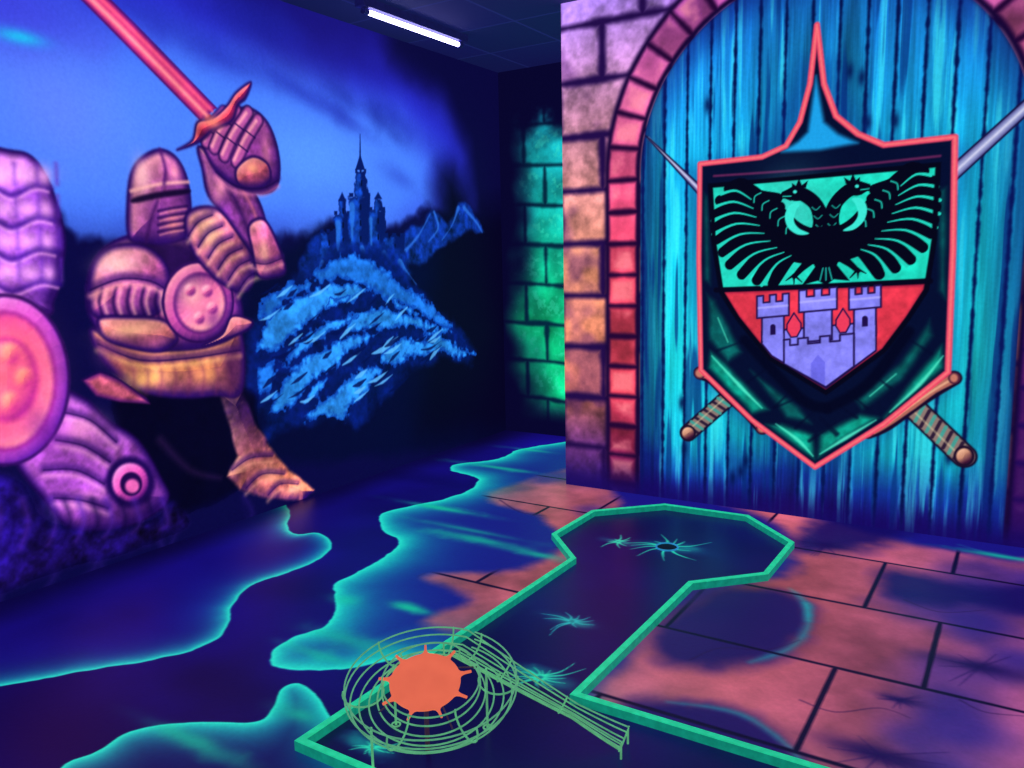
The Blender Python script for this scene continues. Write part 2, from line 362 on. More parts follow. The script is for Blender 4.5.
# gauntlet: grip passes through the fist, four plated fingers close over it, cuff below
cv.stroke([(208, 118), (226, 140)], (150, 50, 90), 9, 3, 1)
plate([(202, 142), (212, 124), (230, 110), (250, 108), (266, 120), (276, 142), (280, 168), (276, 188), (262, 194), (244, 190), (228, 182), (212, 166)], (150, 70, 150), 13, hi=[((266, 150), 6, 16, (240, 146, 176), .6)])
for (a, b, c_) in [((224, 112), (212, 126), (206, 142)), ((236, 110), (222, 130), (214, 148)), ((248, 112), (234, 134), (224, 156)), ((258, 120), (246, 140), (236, 162))]:
    cv.stroke([a, b, c_], DKP, 13, 3, .8); cv.stroke([a, b, c_], (190, 96, 164), 9, 4, .95); cv.stroke([(a[0]-2, a[1]+1), (b[0]-2, b[1]-1), (c_[0]-2, c_[1]-2)], (255, 178, 186), 3, 4, .8)
    for t_ in (.33, .66):
        m_ = (a[0]+(c_[0]-a[0])*t_, a[1]+(c_[1]-a[1])*t_); cv.stroke([(m_[0]-5, m_[1]-3), (m_[0]+4, m_[1]+4)], DKP, 1.6, 2, .8)
plate([(236, 168), (252, 156), (268, 164), (270, 182), (254, 190), (238, 184)], (196, 92, 112), 7, hi=[((252, 168), 7, 5, (255, 176, 140), .8)])
lam([(216, 172), (236, 186), (262, 188), (278, 180)], (250, 150, 190), 2.4)
# sword
cv.poly([(10, -74), (40, -60), (112, 2), (216, 108), (201, 121), (84, 2), (28, -50)], (206, 70, 126), f=2, edge=((120, 30, 120), 5))
cv.stroke([(26, -56), (96, 4), (206, 115)], (255, 156, 160), 4, 5, .9); cv.stroke([(34, -58), (106, 4), (212, 111)], (240, 100, 136), 3, 3, .7)
cv.stroke([(40, -60), (112, 2), (216, 108)], (84, 20, 100), 2, 2, .8); cv.stroke([(28, -50), (84, 2), (201, 121)], (84, 20, 100), 2, 2, .7)
plate([(177, 150), (192, 140), (197, 122), (212, 118), (226, 106), (236, 92), (251, 82), (246, 98), (238, 106), (232, 122), (214, 130), (200, 142)], (226, 52, 88), 5, hi=[((212, 122), 10, 6, (255, 150, 130), .8)])
# --- first knight (left edge)
cv.id = 2
H2 = (255, 180, 236)
plate([(-160, 140), (-60, 130), (0, 148), (28, 154), (44, 172), (56, 200), (65, 238), (62, 268), (54, 300), (30, 320), (-160, 330)], (172, 94, 208), 20, hi=[((14, 170), 26, 8, (250, 176, 244), .8)], hic=H2)
for j, y in enumerate((190, 222, 254, 286)):
    o = j*4
    cv.stroke([(-60, y-6), (-36, y+4), (-10, y-4), (12, y+5), (34+o*.5, y-5), (50+o*.8, y-2)], (60, 22, 132), 5, 7, .8)
    for k, x in enumerate((-48, -22, 2, 25, 44)):
        cv.blob((x+o*.4, y-13), 10 if k < 4 else 6, 8, (255, 184, 244), .7)
        cv.stroke([(x+12+o*.4, y-26), (x+13+o*.4, y-6)], (104, 50, 172), 3, 6, .6)
    cv.stroke([(-60, y-1), (-36, y+9), (-10, y+1), (12, y+10), (34+o*.5, y), (48+o*.8, y+2)], (250, 180, 236), 2.5, 4, .55)
plate([(50, 392), (84, 398), (108, 420), (138, 440), (160, 476), (168, 500), (140, 522), (104, 530), (70, 528), (44, 500), (20, 470), (10, 440)], (160, 80, 180), 20, hi=[((80, 428), 20, 14, (255, 168, 214), .7), ((84, 500), 22, 9, (240, 156, 210), .7)], hic=H2)
for pts in [[(62, 412), (90, 420), (116, 442)], [(56, 440), (84, 446), (110, 462)], [(44, 470), (76, 470), (104, 484)], [(54, 498), (80, 500), (108, 508)]]: lam(pts, (250, 170, 224), 2.6)
cv.ell((130, 482), 25, 26, (40, 12, 90), f=7); cv.ell((130, 482), 18, 19, (220, 92, 180), f=4, vol=(5, H2, (110, 30, 130))); cv.ell((131, 484), 11, 12, (40, 10, 80), f=3); cv.ell((132, 486), 7, 7, (226, 110, 180), f=4)
cv.poly([(82, 380), (100, 372), (120, 380), (146, 398), (150, 404), (120, 402), (96, 396)], (220, 110, 138), f=3, edge=((100, 34, 110), 6), tex=.6); cv.stroke([(82, 380), (100, 372), (120, 380), (148, 401)], DKP, 2, 2, .7)
cv.poly([(40, 520), (90, 530), (150, 520), (172, 506), (188, 524), (160, 540), (110, 556), (60, 570), (-20, 596), (-160, 620), (-160, 480), (0, 478)], (36, 18, 104), f=14, smooth=True, tex=1, nz=5)
for i in range(14):
    x = -20+i*14; cv.stroke([(x, 500), (x+6, 522), (x-2, 555-i*2)], (92, 46, 168) if i % 2 else (18, 6, 66), 5, 9, .6, w1=1)
cv.ell((4, 380), 66, 86, (212, 88, 204), f=3, edge=((110, 38, 160), 5), vol=(10, (255, 180, 246), (96, 34, 160))); cv.ring((4, 380), 65, 85, DKP, 3, alpha=.7, f=3)
cv.ell((4, 381), 53, 71, (252, 100, 166), f=5, edge=((160, 44, 160), 7), vol=(11, (180, 44, 160), (255, 160, 180)))
cv.blob((0, 372), 36, 46, (255, 134, 134), .8)
cv.ell((6, 380), 33, 43, (250, 114, 146), f=8, edge=((206, 66, 150), 8), vol=(10, (255, 180, 180), (180, 44, 150)))
for p in [(10, 354), (24, 378), (10, 402)]: cv.ell(p, 9, 10, (255, 134, 140), f=9, n=16, vol=(6, (255, 196, 160), (210, 66, 146)))
cv.blob((44, 430), 14, 24, (120, 36, 150), .5, .5)
cv.id = None
km = ((cv.ID == 1) | (cv.ID == 2))
cc_ = cv.C[km]/255.; nzv = (.84+.36*cv.N2+.12*cv.N3)[km][:, None]
cv.C[km] = 255*np.clip(cc_, 0, 1)**1.18*nzv
grid_object('wall_left', cv, mat=WALLP, slab=.12)
for k, nm in ((1, 'knight_mural'), (2, 'knight_mural.001'), (3, 'castle_mountain_mural')):
    grid_object(nm, cv, mask_id=k, offset=.0015, mat=WALLP)

# =================================================================== BACK WALL (recess, green stones)
cb = Canvas((-3.905, 5.97, 0), (1, 0, 0), (0, 0, 1), spans((0, 2.2, .006), (2.2, 6.5, .05)), spans((0, CEIL, .006)), (8, 6, 44))
rowh = .33; tt = cb.T+.07*cb.S+.05*(cb.N1-.5); rr = np.floor(tt/rowh); wv = .44
cc = np.floor((cb.S+(rr % 2)*.2)/wv); h1 = TAB[(rr.astype(int)*7) & 255, (cc.astype(int)*13+5) & 255]
fx = ((cb.S+(rr % 2)*.2)/wv-cc)*wv; fy = (tt/rowh-rr)*rowh
e = np.minimum(np.minimum(fx, wv-fx), np.minimum(fy, rowh-fy))+.03*(cb.N2-.5)
g = sst((cb.T-.9)/1.6)[..., None]
stone = np.array((14, 190, 122))*(1-g)+np.array((26, 200, 206))*g
stone = stone*(.74+.4*h1+.8*(cb.N2-.5))[..., None]
stone = stone+(np.array((80, 246, 200))-stone)*(.3*sst((cb.N3-.5)/.2)*sst((e-.04)/.05))[..., None]
m = sst(e/.035)[..., None]; stone = np.array((4, 40, 60))*(1-m)+stone*m
vis = sst((cb.S-.08+.5*(cb.N1-.5))/.3)*sst((2.72+.3*(cb.N2-.5)-cb.T)/.35)*sst((cb.T-.1)/.3)
cb.C = cb.C*(1-vis[..., None])+stone*vis[..., None]
grid_object('wall_back', cb, mat=WALLP, slab=.12)

# =================================================================== DOOR WALL
ang = math.radians(1.3)
ex = (math.cos(ang), math.sin(ang), 0)
dv = Canvas((-2.575, 4.665, 0), ex, (0, 0, 1), spans((0, 3.0, .0045), (3.0, 5.16, .03)), spans((0, CEIL, .0045)), (20, 12, 80))
def cfit(pts):
    L = np.array([dv.px(p)[0] for p in pts]); Am = np.c_[2*L, np.ones(len(L))]; s_ = np.linalg.lstsq(Am, (L**2).sum(1), rcond=None)[0]
    return s_[0], s_[1], math.sqrt(s_[2]+s_[0]**2+s_[1]**2)
cs, ct, ri = cfit([(643, 150), (655, 92), (680, 48), (712, 15), (738, 0), (985, 12), (1005, 32), (1024, 52)])
ro = np.mean([math.hypot(*(dv.px(p)[0]-(cs, ct))) for p in [(609, 118), (622, 80), (645, 45), (690, 3)]])
ds = dv.S-cs; dt = dv.T-ct; r = np.hypot(ds, dt)
q = np.where(dt > 0, r, np.abs(ds)); along = np.where(dt > 0, np.arctan2(dt, np.abs(ds))*(ri+ro)/2, dt)
rowh = .33; rr = np.floor((dv.T+.05)/rowh); off = (rr % 2)*.3+.28; wv = .56
cc = np.floor((dv.S+off)/wv); h1 = TAB[(rr.astype(int)*11+3) & 255, (cc.astype(int)*17+9) & 255]
fx = ((dv.S+off)/wv-cc)*wv; fy = ((dv.T+.05)/rowh-rr)*rowh
e = np.minimum(np.minimum(fx, wv-fx), np.minimum(fy, rowh-fy))+.03*(dv.N2-.5)
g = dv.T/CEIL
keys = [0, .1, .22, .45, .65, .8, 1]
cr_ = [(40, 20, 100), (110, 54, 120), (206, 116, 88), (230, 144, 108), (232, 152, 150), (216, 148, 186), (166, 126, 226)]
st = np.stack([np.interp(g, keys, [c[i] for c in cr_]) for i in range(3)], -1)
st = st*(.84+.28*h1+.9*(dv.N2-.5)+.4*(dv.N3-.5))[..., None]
dg = sst((.44-fbm(dv.S*3, dv.T*3, 3, 61))/.14)[..., None]*.4; st = st*(1-dg)+np.array((80, 32, 110))*dg
m = sst(e/.045)[..., None]; st = np.array((34, 12, 70))*(1-m)+st*m
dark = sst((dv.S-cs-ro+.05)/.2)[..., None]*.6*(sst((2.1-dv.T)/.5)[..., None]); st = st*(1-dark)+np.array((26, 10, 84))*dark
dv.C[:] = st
bk = np.floor(along/.192+.15); hb = TAB[(bk.astype(int)*5+31) & 255, np.where(ds > 0, 7, 91)]
fb = (along/.192+.15-bk)*.192; e = np.minimum(np.minimum(fb, .192-fb), np.minimum(q-ri, ro-q))+.016*(dv.N2-.5)
cr_ = [(60, 16, 84), (160, 40, 84), (240, 70, 92), (254, 76, 106), (236, 84, 132), (226, 102, 160), (180, 76, 180)]
bc = np.stack([np.interp(g, keys, [c[i] for c in cr_]) for i in range(3)], -1)*(.78+.35*hb+.8*(dv.N2-.5))[..., None]
bc = bc+(np.array((255, 160, 156))-bc)*(.5*sst((e-.02)/.04)*sst((dv.N2-.35)/.3))[..., None]
m = sst(e/.034)[..., None]; bc = np.array((36, 6, 50))*(1-m)+bc*m
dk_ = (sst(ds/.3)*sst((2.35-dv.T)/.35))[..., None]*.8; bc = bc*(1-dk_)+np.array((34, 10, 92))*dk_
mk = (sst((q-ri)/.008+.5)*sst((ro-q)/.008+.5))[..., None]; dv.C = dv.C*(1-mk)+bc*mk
dv.ID[(mk[..., 0] > .5)] = 1
pw = .137; pi_ = np.floor(dv.S/pw); fp = (dv.S/pw-pi_)*pw; hp = TAB[(pi_.astype(int)*23+5) & 255, 40]
grain = fbm(dv.S*34, dv.T*1.6+hp*40, 4, 30); gr2 = fbm(dv.S*90, dv.T*3+hp*9, 2, 50)
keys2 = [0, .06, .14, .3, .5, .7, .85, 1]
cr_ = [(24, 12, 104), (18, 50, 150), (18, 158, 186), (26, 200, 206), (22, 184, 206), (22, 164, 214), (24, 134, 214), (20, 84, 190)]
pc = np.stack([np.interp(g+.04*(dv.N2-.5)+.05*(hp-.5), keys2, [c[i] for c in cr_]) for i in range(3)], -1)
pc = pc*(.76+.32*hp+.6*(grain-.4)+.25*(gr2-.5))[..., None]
hl = sst((grain-.55)/.2)[..., None]*.5; pc = pc*(1-hl)+np.array((70, 238, 232))*hl
dkst = sst((.38-fbm(dv.S*22, dv.T*1.1+hp*20, 3, 70))/.12)[..., None]*.7; pc = pc*(1-dkst)+np.array((6, 46, 116))*dkst
e = np.minimum(fp, pw-fp)+.012*(dv.N3-.5); m = sst(e/.016)[..., None]; pc = np.array((4, 20, 76))*(1-m)+pc*m
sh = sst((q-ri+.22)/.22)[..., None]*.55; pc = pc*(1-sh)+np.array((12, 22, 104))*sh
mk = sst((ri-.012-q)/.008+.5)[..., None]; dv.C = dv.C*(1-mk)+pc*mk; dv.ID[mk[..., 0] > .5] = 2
rim = np.exp(-((q-ri)/.016)**2)[..., None]*.9; dv.C = dv.C*(1-rim)+np.array((20, 6, 50))*rim
rim = np.exp(-((q-ro)/.018)**2)[..., None]*.85; dv.C = dv.C*(1-rim)+np.array((26, 8, 56))*rim
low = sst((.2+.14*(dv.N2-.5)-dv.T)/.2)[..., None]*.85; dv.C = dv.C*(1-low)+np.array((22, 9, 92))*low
for i in range(16):
    x = rs.uniform(655, 1000); y = rs.choice([rs.uniform(60, 150), rs.uniform(390, 480)]); dv.blob((x, y), 3.5, 8, (4, 20, 74), .85)
dv.poly([(690, 170), (760, 150), (800, 60), (835, 60), (870, 140), (962, 150), (955, 385), (815, 480), (694, 380)], (8, 40, 130), f=30, alpha=.45, setid=False)
def sword(blade, guard, grip, sid):
    dv.id = sid
    dv.poly(blade, (150, 156, 200), f=1.5, edge=((80, 80, 140), 4))
    m0 = ((blade[0][0]+blade[1][0])/2, (blade[0][1]+blade[1][1])/2); m1 = ((blade[2][0]+blade[3][0])/2, (blade[2][1]+blade[3][1])/2)
    dv.stroke([m0, m1], (214, 214, 236), 2, 2, .8); dv.stroke(list(blade), (20, 16, 60), 1.6, 1.5, .9, smooth=False, closed=True)
    a, b, w = grip
    dv.stroke([a, b], (20, 10, 40), w+4, 2); dv.stroke([a, b], (140, 118, 110), w, 2)
    n = 9
    d = np.array(b, float)-a; nn = np.array([-d[1], d[0]])/np.linalg.norm(d)
    for i in range(1, n):
        c = np.array(a)+d*i/n; dv.stroke([tuple(c-nn*w*.5-d/n*.3), tuple(c+nn*w*.5+d/n*.3)], (60, 160, 146) if i % 2 else (34, 18, 46), 3, 1.5, .9)
    dv.stroke([tuple(np.array(a)+nn*w*.15), tuple(np.array(b)+nn*w*.15)], (230, 210, 160), 1.5, 2, .5)
    dv.ell(b, w*.62, w*.62, (30, 14, 40), f=1.5); dv.ell(b, w*.45, w*.45, (190, 130, 104), f=2, vol=(4, (255, 200, 160), (60, 20, 50)))
    dv.stroke(guard, (24, 8, 40), 13, 2); dv.stroke(guard, (176, 104, 90), [9, 6, 8, 6, 9], 2); dv.stroke(guard, (246, 190, 146), 2, 2, .7)
    for p in (guard[0], guard[-1]): dv.ell(p, 6, 6, (196, 120, 100), f=1.5, edge=((60, 20, 50), 3))
sword([(646, 136), (651, 140), (716, 200), (700, 196)], [(700, 373), (712, 378), (728, 394), (748, 412), (762, 428)], ((728, 398), (688, 433), 13), 4)
sword([(1130, 20), (1120, 14), (938, 178), (954, 182)], [(868, 432), (886, 424), (912, 405), (934, 390), (954, 378)], ((914, 408), (964, 456), 17), 5)
# shield
dv.id = 3
OUT = [(700, 164), (762, 157), (786, 146), (800, 122), (810, 84), (817, 25), (824, 84), (836, 116), (858, 134), (884, 145), (955, 137), (953, 250), (948, 372), (884, 424), (815, 467), (752, 420), (701, 370), (699, 260)]
dv.poly(OUT, (5, 14, 46), f=1.5)
dv.poly([(808, 132), (816, 76), (824, 122), (838, 134), (858, 143), (820, 150), (782, 152), (798, 142)], (28, 160, 226), f=6)
for pts, a in [([(706, 292), (716, 300), (742, 352), (728, 362), (708, 340)], .55), ([(710, 350), (726, 364), (770, 410), (752, 414), (708, 368)], .9), ([(750, 370), (800, 406), (812, 424), (786, 418)], .55),
               ([(782, 424), (812, 434), (815, 460), (766, 424)], .95), ([(820, 434), (860, 414), (878, 418), (818, 458)], .9), ([(854, 400), (900, 362), (930, 318), (934, 336), (902, 380), (862, 410)], .6),
               ([(900, 396), (942, 344), (944, 368), (884, 418)], .95), ([(939, 190), (947, 186), (946, 300), (939, 290)], .5), ([(703, 190), (709, 196), (711, 286), (704, 280)], .5)]:
    dv.poly(pts, (12, 150, 124), f=5, nz=2, nk=2, tex=.5, alpha=a, edge=((6, 60, 70), 6))
for pts in [[(712, 356), (740, 386), (762, 408)], [(776, 424), (798, 440), (813, 456)], [(820, 454), (846, 438), (876, 420)], [(890, 412), (920, 384), (943, 356)], [(718, 318), (728, 342)], [(870, 396), (896, 374)]]:
    dv.stroke(pts, (84, 240, 200), [.8, 3.2, .8], 2.5, .85)
for i in range(12):
    t_ = rs.rand(); L0 = (712+t_*98, 346+t_*96) if i % 2 else (940-t_*112, 346+t_*96)
    dxs = rs.uniform(14, 30)*(1 if i % 2 else -1)
    dv.stroke([L0, (L0[0]+dxs, L0[1]+rs.uniform(-22, -8))], (4, 10, 40), 3, 3, .7, w1=.5)
for pts in [[(745, 340), (800, 398), (826, 408)], [(908, 332), (868, 384), (828, 408)]]: dv.stroke(pts, (3, 6, 30), 10, 5, .9)
dv.stroke(OUT, (236, 72, 102), 5, 2, 1, smooth=False, closed=True)
dv.stroke(OUT, (255, 144, 130), 1.8, 2, .6, smooth=False, closed=True)
dv.stroke([(714, 176), (826, 168), (940, 156)], (120, 40, 90), 2, 2, .8)
INN = [(711, 186), (938, 165), (934, 240), (926, 290), (908, 318), (884, 350), (826, 392), (770, 358), (738, 318), (722, 292), (714, 240)]
dv.poly([(x+(x-825)*.03, y+(y-270)*.03) for x, y in INN], (4, 8, 30), f=1.5)
dv.poly(INN, (36, 220, 192), f=1.5, grad=((712, 240), (935, 230), (28, 210, 180)), tex=.25)
dv.blob((790, 215), 30, 40, (100, 240, 230), .35)
dv.poly([(721, 291), (926, 283), (926, 290), (908, 318), (884, 350), (826, 392), (770, 358), (738, 318)], (230, 56, 76), f=1.5, edge=((150, 26, 60), 5), tex=.3)
dv.stroke([(716, 290), (826, 286), (930, 281)], (6, 6, 26), 5, 1.5)
def shp(a, b): return (826+a, 176+b-.09*a)
BK = (5, 6, 24); TL = (34, 212, 186)
for sg in (-1, 1):
    # primaries: long feathers that arch out and droop, sharply rounded tips
    tips = [(97, 4), (106, 15), (109, 28), (109, 41), (107, 54), (103, 67), (96, 80), (84, 91), (69, 98), (53, 103)]
    roots = [(70, 14), (66, 23), (62, 31), (58, 39), (54, 46), (48, 53), (42, 60), (36, 65), (31, 69), (26, 72)]
    for (tx, ty), (rx, ry) in zip(tips, roots):
        mx, my = (tx+rx)/2, (ty+ry)/2-7
        dv.stroke([shp(sg*rx*.7, ry+4), shp(sg*rx, ry), shp(sg*mx, my), shp(sg*tx, ty)], BK, [10, 13, 13, 13.5, 10], 1)
    dv.stroke([shp(sg*12, 66), shp(sg*34, 56), shp(sg*54, 34), shp(sg*68, 18), shp(sg*76, 8), shp(sg*84, 2)], BK, [24, 26, 24, 18, 13, 8], 1)
    dv.poly([shp(sg*a, b) for a, b in [(0, 50), (20, 50), (44, 36), (60, 44), (60, 60), (44, 78), (20, 86), (0, 84)]], BK, f=1.2, smooth=True)
    for k in range(9):
        (tx, ty), (ux, uy) = tips[k], tips[k+1]; (rx, ry), (sx, sy) = roots[k], roots[k+1]
        a = ((tx+ux)/2, (ty+uy)/2); b = ((rx+sx)/2, (ry+sy)/2)
        c0 = (a[0]*1.1-b[0]*.1, a[1]*1.1-b[1]*.1); c1 = (a[0]*.2+b[0]*.8, a[1]*.2+b[1]*.8)
        dv.stroke([shp(sg*c0[0], c0[1]), shp(sg*(c0[0]+c1[0])/2, (c0[1]+c1[1])/2-6), shp(sg*c1[0], c1[1])], TL, [3, 1.9, .8], 1)
    for k in range(5):   # covert row
        x_, y_ = 36+k*8, 50-k*8.5
        dv.stroke([shp(sg*(x_-3), y_-5), shp(sg*(x_+3), y_-2), shp(sg*(x_+4), y_+4)], TL, 1.2, 1, .85)
    dv.stroke([shp(sg*6, 62), shp(sg*5, 44), shp(sg*10, 28), shp(sg*22, 17), shp(sg*32, 15)], BK, [18, 14, 12, 12, 12], 1)
    for k in range(3): dv.stroke([shp(sg*(2+k*2), 48-k*9), shp(sg*(6+k*2), 51-k*9), shp(sg*(10+k*2), 48-k*9)], TL, 1, 1, .7)
    dv.ell(shp(sg*30, 15), 9.5, 7.5, BK, f=1.2)
    dv.poly([shp(sg*a, b) for a, b in [(34, 8), (44, 12), (50, 23), (45, 19), (41, 19), (35, 22)]], BK, f=1)
    dv.stroke([shp(sg*35, 17), shp(sg*43, 16.5)], TL, 1, 1, .9, smooth=False)
    dv.poly([shp(sg*a, b) for a, b in [(20, 10), (18, 3), (24, 7), (27, 0), (30, 7), (34, 4), (34, 10)]], BK, f=1)
    dv.ell(shp(sg*31, 13), 1.9, 1.7, (60, 230, 210), f=1)
    dv.poly([shp(sg*a, b) for a, b in [(26, 25), (36, 26), (41, 36), (38, 48), (28, 56), (17, 56), (27, 50), (32, 42), (30, 32)]], (60, 232, 208), f=1.2, smooth=True)
    dv.stroke([shp(sg*12, 80), shp(sg*24, 90), shp(sg*32, 98)], BK, [10, 6, 4], 1)
    for dx_, dy_ in ((-8, 8), (0, 9), (8, 5)): dv.stroke([shp(sg*32, 96), shp(sg*(32+dx_), 96+dy_)], BK, 2.6, 1, w1=.8)
dv.poly([shp(a, b) for a, b in [(-14, 50), (14, 50), (18, 74), (11, 90), (24, 107), (8, 104), (0, 109), (-8, 104), (-24, 107), (-11, 90), (-18, 74)]], BK, f=1.2)
for a in (-6, 0, 6): dv.stroke([shp(a*.5, 92), shp(a, 104)], (30, 180, 165), 1.2, 1, .9)
VI = (132, 130, 240); VD = (30, 14, 70)
def cpoly(l, **k): dv.poly([shp(a, b) for a, b in l], VI, f=1.2, tex=.3, **k); dv.stroke([shp(a, b) for a, b in l], VD, 1.8, 1.3, .95, smooth=False, closed=True)
cpoly([(-64, 150), (-64, 162), (-54, 175), (0, 212), (50, 179), (50, 150)])
for a0, a1, b0, b1 in ((-64, -42, 122, 160), (-22, 6, 120, 164), (28, 50, 122, 164)):
    cpoly([(a0, b1), (a0, b0+10), (a1, b0+10), (a1, b1)])
    w = (a1-a0+10)/5
    l = [(a0-5, b0+14), (a0-5, b0-8)]
    for i in range(5):
        l += [(a0-5+w*i, b0-8 if i % 2 == 0 else b0-1), (a0-5+w*(i+1), b0-8 if i % 2 == 0 else b0-1)]
    l += [(a1+5, b0+14)]
    cpoly(l)
    c = (a0+a1)/2
    if a0 != -22: dv.stroke([shp(c, b0+24), shp(c, b0+34)], VD, 5, 1.2)
    dv.stroke([shp(a0-3, b0+4), shp(a1+3, b0+4)], (186, 182, 255), 2, 2, .7)
dv.poly([shp(a, b) for a, b in [(-63, 154), (-43, 154), (-43, 180), (-54, 173), (-63, 161)]], VI, f=1.5, tex=.3)
dv.poly([shp(a, b) for a, b in [(29, 154), (49, 154), (49, 178), (29, 190)]], VI, f=1.5, tex=.3)
cpoly([(-42, 184), (-42, 160), (-36, 160), (-36, 166), (-28, 166), (-28, 160), (-18, 160), (-18, 166), (-6, 166), (-6, 160), (4, 160), (4, 166), (14, 166), (14, 160), (28, 160), (28, 193), (0, 211)])
dv.poly([shp(a, b) for a, b in [(-15, 200), (-15, 186), (-8, 178), (-1, 186), (-1, 209)]], (90, 88, 214), f=1.5, alpha=.6)
for a in (-32, 17):
    dm = [shp(a+x, 148+y) for x, y in [(0, -14), (7, -3), (7, 3), (3, 10), (-3, 10), (-7, 3), (-7, -3)]]
    dv.poly(dm, (236, 60, 90), f=1.2); dv.stroke(dm, VD, 1.4, 1.2, smooth=False, closed=True)
dv.id = None
dv.stroke(INN, BK, 4, 1.5, smooth=False, closed=True)
grid_object('wall_door_side', dv, mat=WALLP, slab=.12)
for k, nm in ((1, 'brick_arch_mural'), (2, 'wooden_door_mural'), (3, 'heraldic_shield_mural'), (4, 'sword_mural'), (5, 'sword_mural.001')):
    grid_object(nm, dv, mask_id=k, offset=.0015, mat=WALLP)

# =================================================================== FLOOR
fl = Canvas((0, 0, 0), (1, 0, 0), (0, 1, 0), spans((-3.905, .9, .005), (.9, 2.6, .04)), spans((-2, .7, .05), (.7, 5.97, .005)), (17, 9, 104))
v_ = (.55+.8*fl.N1)[..., None]; fl.C = fl.C*v_
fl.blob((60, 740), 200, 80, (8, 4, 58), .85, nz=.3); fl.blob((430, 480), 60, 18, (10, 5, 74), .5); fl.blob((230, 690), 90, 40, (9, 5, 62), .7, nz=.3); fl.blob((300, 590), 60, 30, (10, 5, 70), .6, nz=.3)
TE = (22, 214, 186); GR = (22, 190, 146)
R2 = [(575, 440), (520, 450), (500, 459), (458, 464), (452, 470), (478, 478), (470, 490), (440, 500), (395, 510), (378, 520), (384, 532), (398, 540), (388, 556), (352, 574), (334, 588), (338, 606), (326, 626), (290, 638), (272, 652), (282, 666), (340, 670), (410, 662), (470, 700), (560, 770), (600, 900), (1300, 900), (1300, 420), (700, 420)]
fl.poly(R2, (24, 20, 122), f=6, smooth=True, nz=6)
rows_ = (fl.T-2.37)/.6; ri_ = np.floor(rows_); odd = (ri_ % 2)
jx = np.where(odd < .5, -.52, -.23); cx = (fl.S-jx)/.95; ci = np.floor(cx)
ht = TAB[(ri_.astype(int)*3+60) & 255, (ci.astype(int)*7+60) & 255]
tile = np.zeros_like(fl.C)+np.array((194, 92, 108)); tile = tile*(.74+.2*ht+.5*(fl.N2-.5)+.5*(fl.N1-.5))[..., None]
pk = sst((fl.S+.9)/1.2)[..., None]*.6; tile = tile*(1-pk)+np.array((158, 74, 156))*pk*(.9+.5*(fl.N2-.5))[..., None]
save = fl.C.copy()
fl.C[:] = 0
fl.poly([(585, 470), (520, 482), (485, 494), (500, 505), (545, 520), (560, 545), (520, 570), (455, 572), (430, 580), (470, 600), (430, 625), (600, 650), (600, 560), (620, 510)], (1, 1, 1), f=20, smooth=True, nz=8)
fl.poly([(640, 480), (760, 505), (860, 530), (1010, 560), (1400, 600), (1400, 1000), (700, 900), (600, 800), (575, 720), (690, 600), (790, 570), (770, 520)], (1, 1, 1), f=30, smooth=True, nz=10)
tmask = fl.C[..., 0].copy(); fl.C = save
darkn = sst((fbm(fl.S*1.7, fl.T*1.7, 3, 44)-.42)/.34)*.75
tm = (tmask*(1-darkn))[..., None]
fl.C = fl.C*(1-tm)+tile*tm
R1 = [(290, 530), (318, 533), (333, 545), (322, 558), (288, 572), (250, 586), (233, 606), (226, 630), (198, 648), (150, 660), (92, 670), (0, 687), (-200, 715), (-320, 640), (0, 540), (200, 490), (280, 480)]
R3 = [(50, 780), (96, 752), (130, 732), (190, 722), (255, 722), (272, 708), (280, 690), (298, 684), (316, 694), (328, 716), (346, 740), (380, 800), (360, 900), (20, 900)]
fl.poly(R2, (14, 120, 160), f=3, smooth=True, rim=44, nz=5, alpha=.7)
fl.poly(R2, TE, f=2, smooth=True, rim=17, nz=5, alpha=.95); fl.poly(R2, (60, 244, 210), f=2, smooth=True, rim=4, nz=5, alpha=.5)
fl.poly(R1, (18, 94, 176), f=3, smooth=True, rim=22, nz=4, alpha=.65)
fl.poly(R1, TE, f=2, smooth=True, rim=8, nz=4, alpha=.95); fl.poly(R1, (60, 244, 210), f=2, smooth=True, rim=2.5, nz=4, alpha=.5)
fl.poly(R3, (16, 116, 156), f=3, smooth=True, rim=36, nz=4, alpha=.8)
fl.poly(R3, TE, f=2, smooth=True, rim=15, nz=4, alpha=.95); fl.poly(R3, (60, 244, 210), f=2, smooth=True, rim=4, nz=4, alpha=.5)
for c, rx, ry, a in [((480, 540), 46, 9, .7), ((500, 468), 44, 6, .7), ((530, 450), 26, 5, .6), ((440, 508), 46, 6, .8), ((470, 530), 60, 6, .5), ((540, 555), 22, 7, .7), ((410, 608), 22, 7, .9), ((350, 640), 50, 14, .55), ((345, 600), 20, 12, .5), ((300, 715), 26, 12, .6), ((190, 740), 60, 9, .6), ((1000, 556), 30, 5, .7), ((320, 655), 40, 7, .5)]:
    fl.blob(c, rx, ry, GR, a, nz=.5)
for pts in [[(700, 592), (770, 588), (806, 606), (800, 640), (760, 662), (700, 668), (655, 650)], [(615, 712), (668, 700), (740, 712), (790, 745), (812, 800), (640, 800), (600, 750)], [(850, 512), (905, 528), (890, 545), (820, 552), (795, 540)], [(890, 572), (960, 584), (1050, 590), (1060, 620), (960, 606), (890, 594)]]:
    fl.poly(pts, (18, 10, 86), f=34, smooth=True, nz=16, alpha=.9)
for pts in [[(806, 604), (808, 626), (790, 648), (750, 662)], [(790, 588), (806, 604), (808, 620)], [(668, 702), (740, 714), (790, 748), (806, 775)], [(960, 545), (1000, 556), (1040, 562)]]:
    fl.stroke(pts, (26, 180, 176), [1, 5, 1], 12, .5, nz=5)
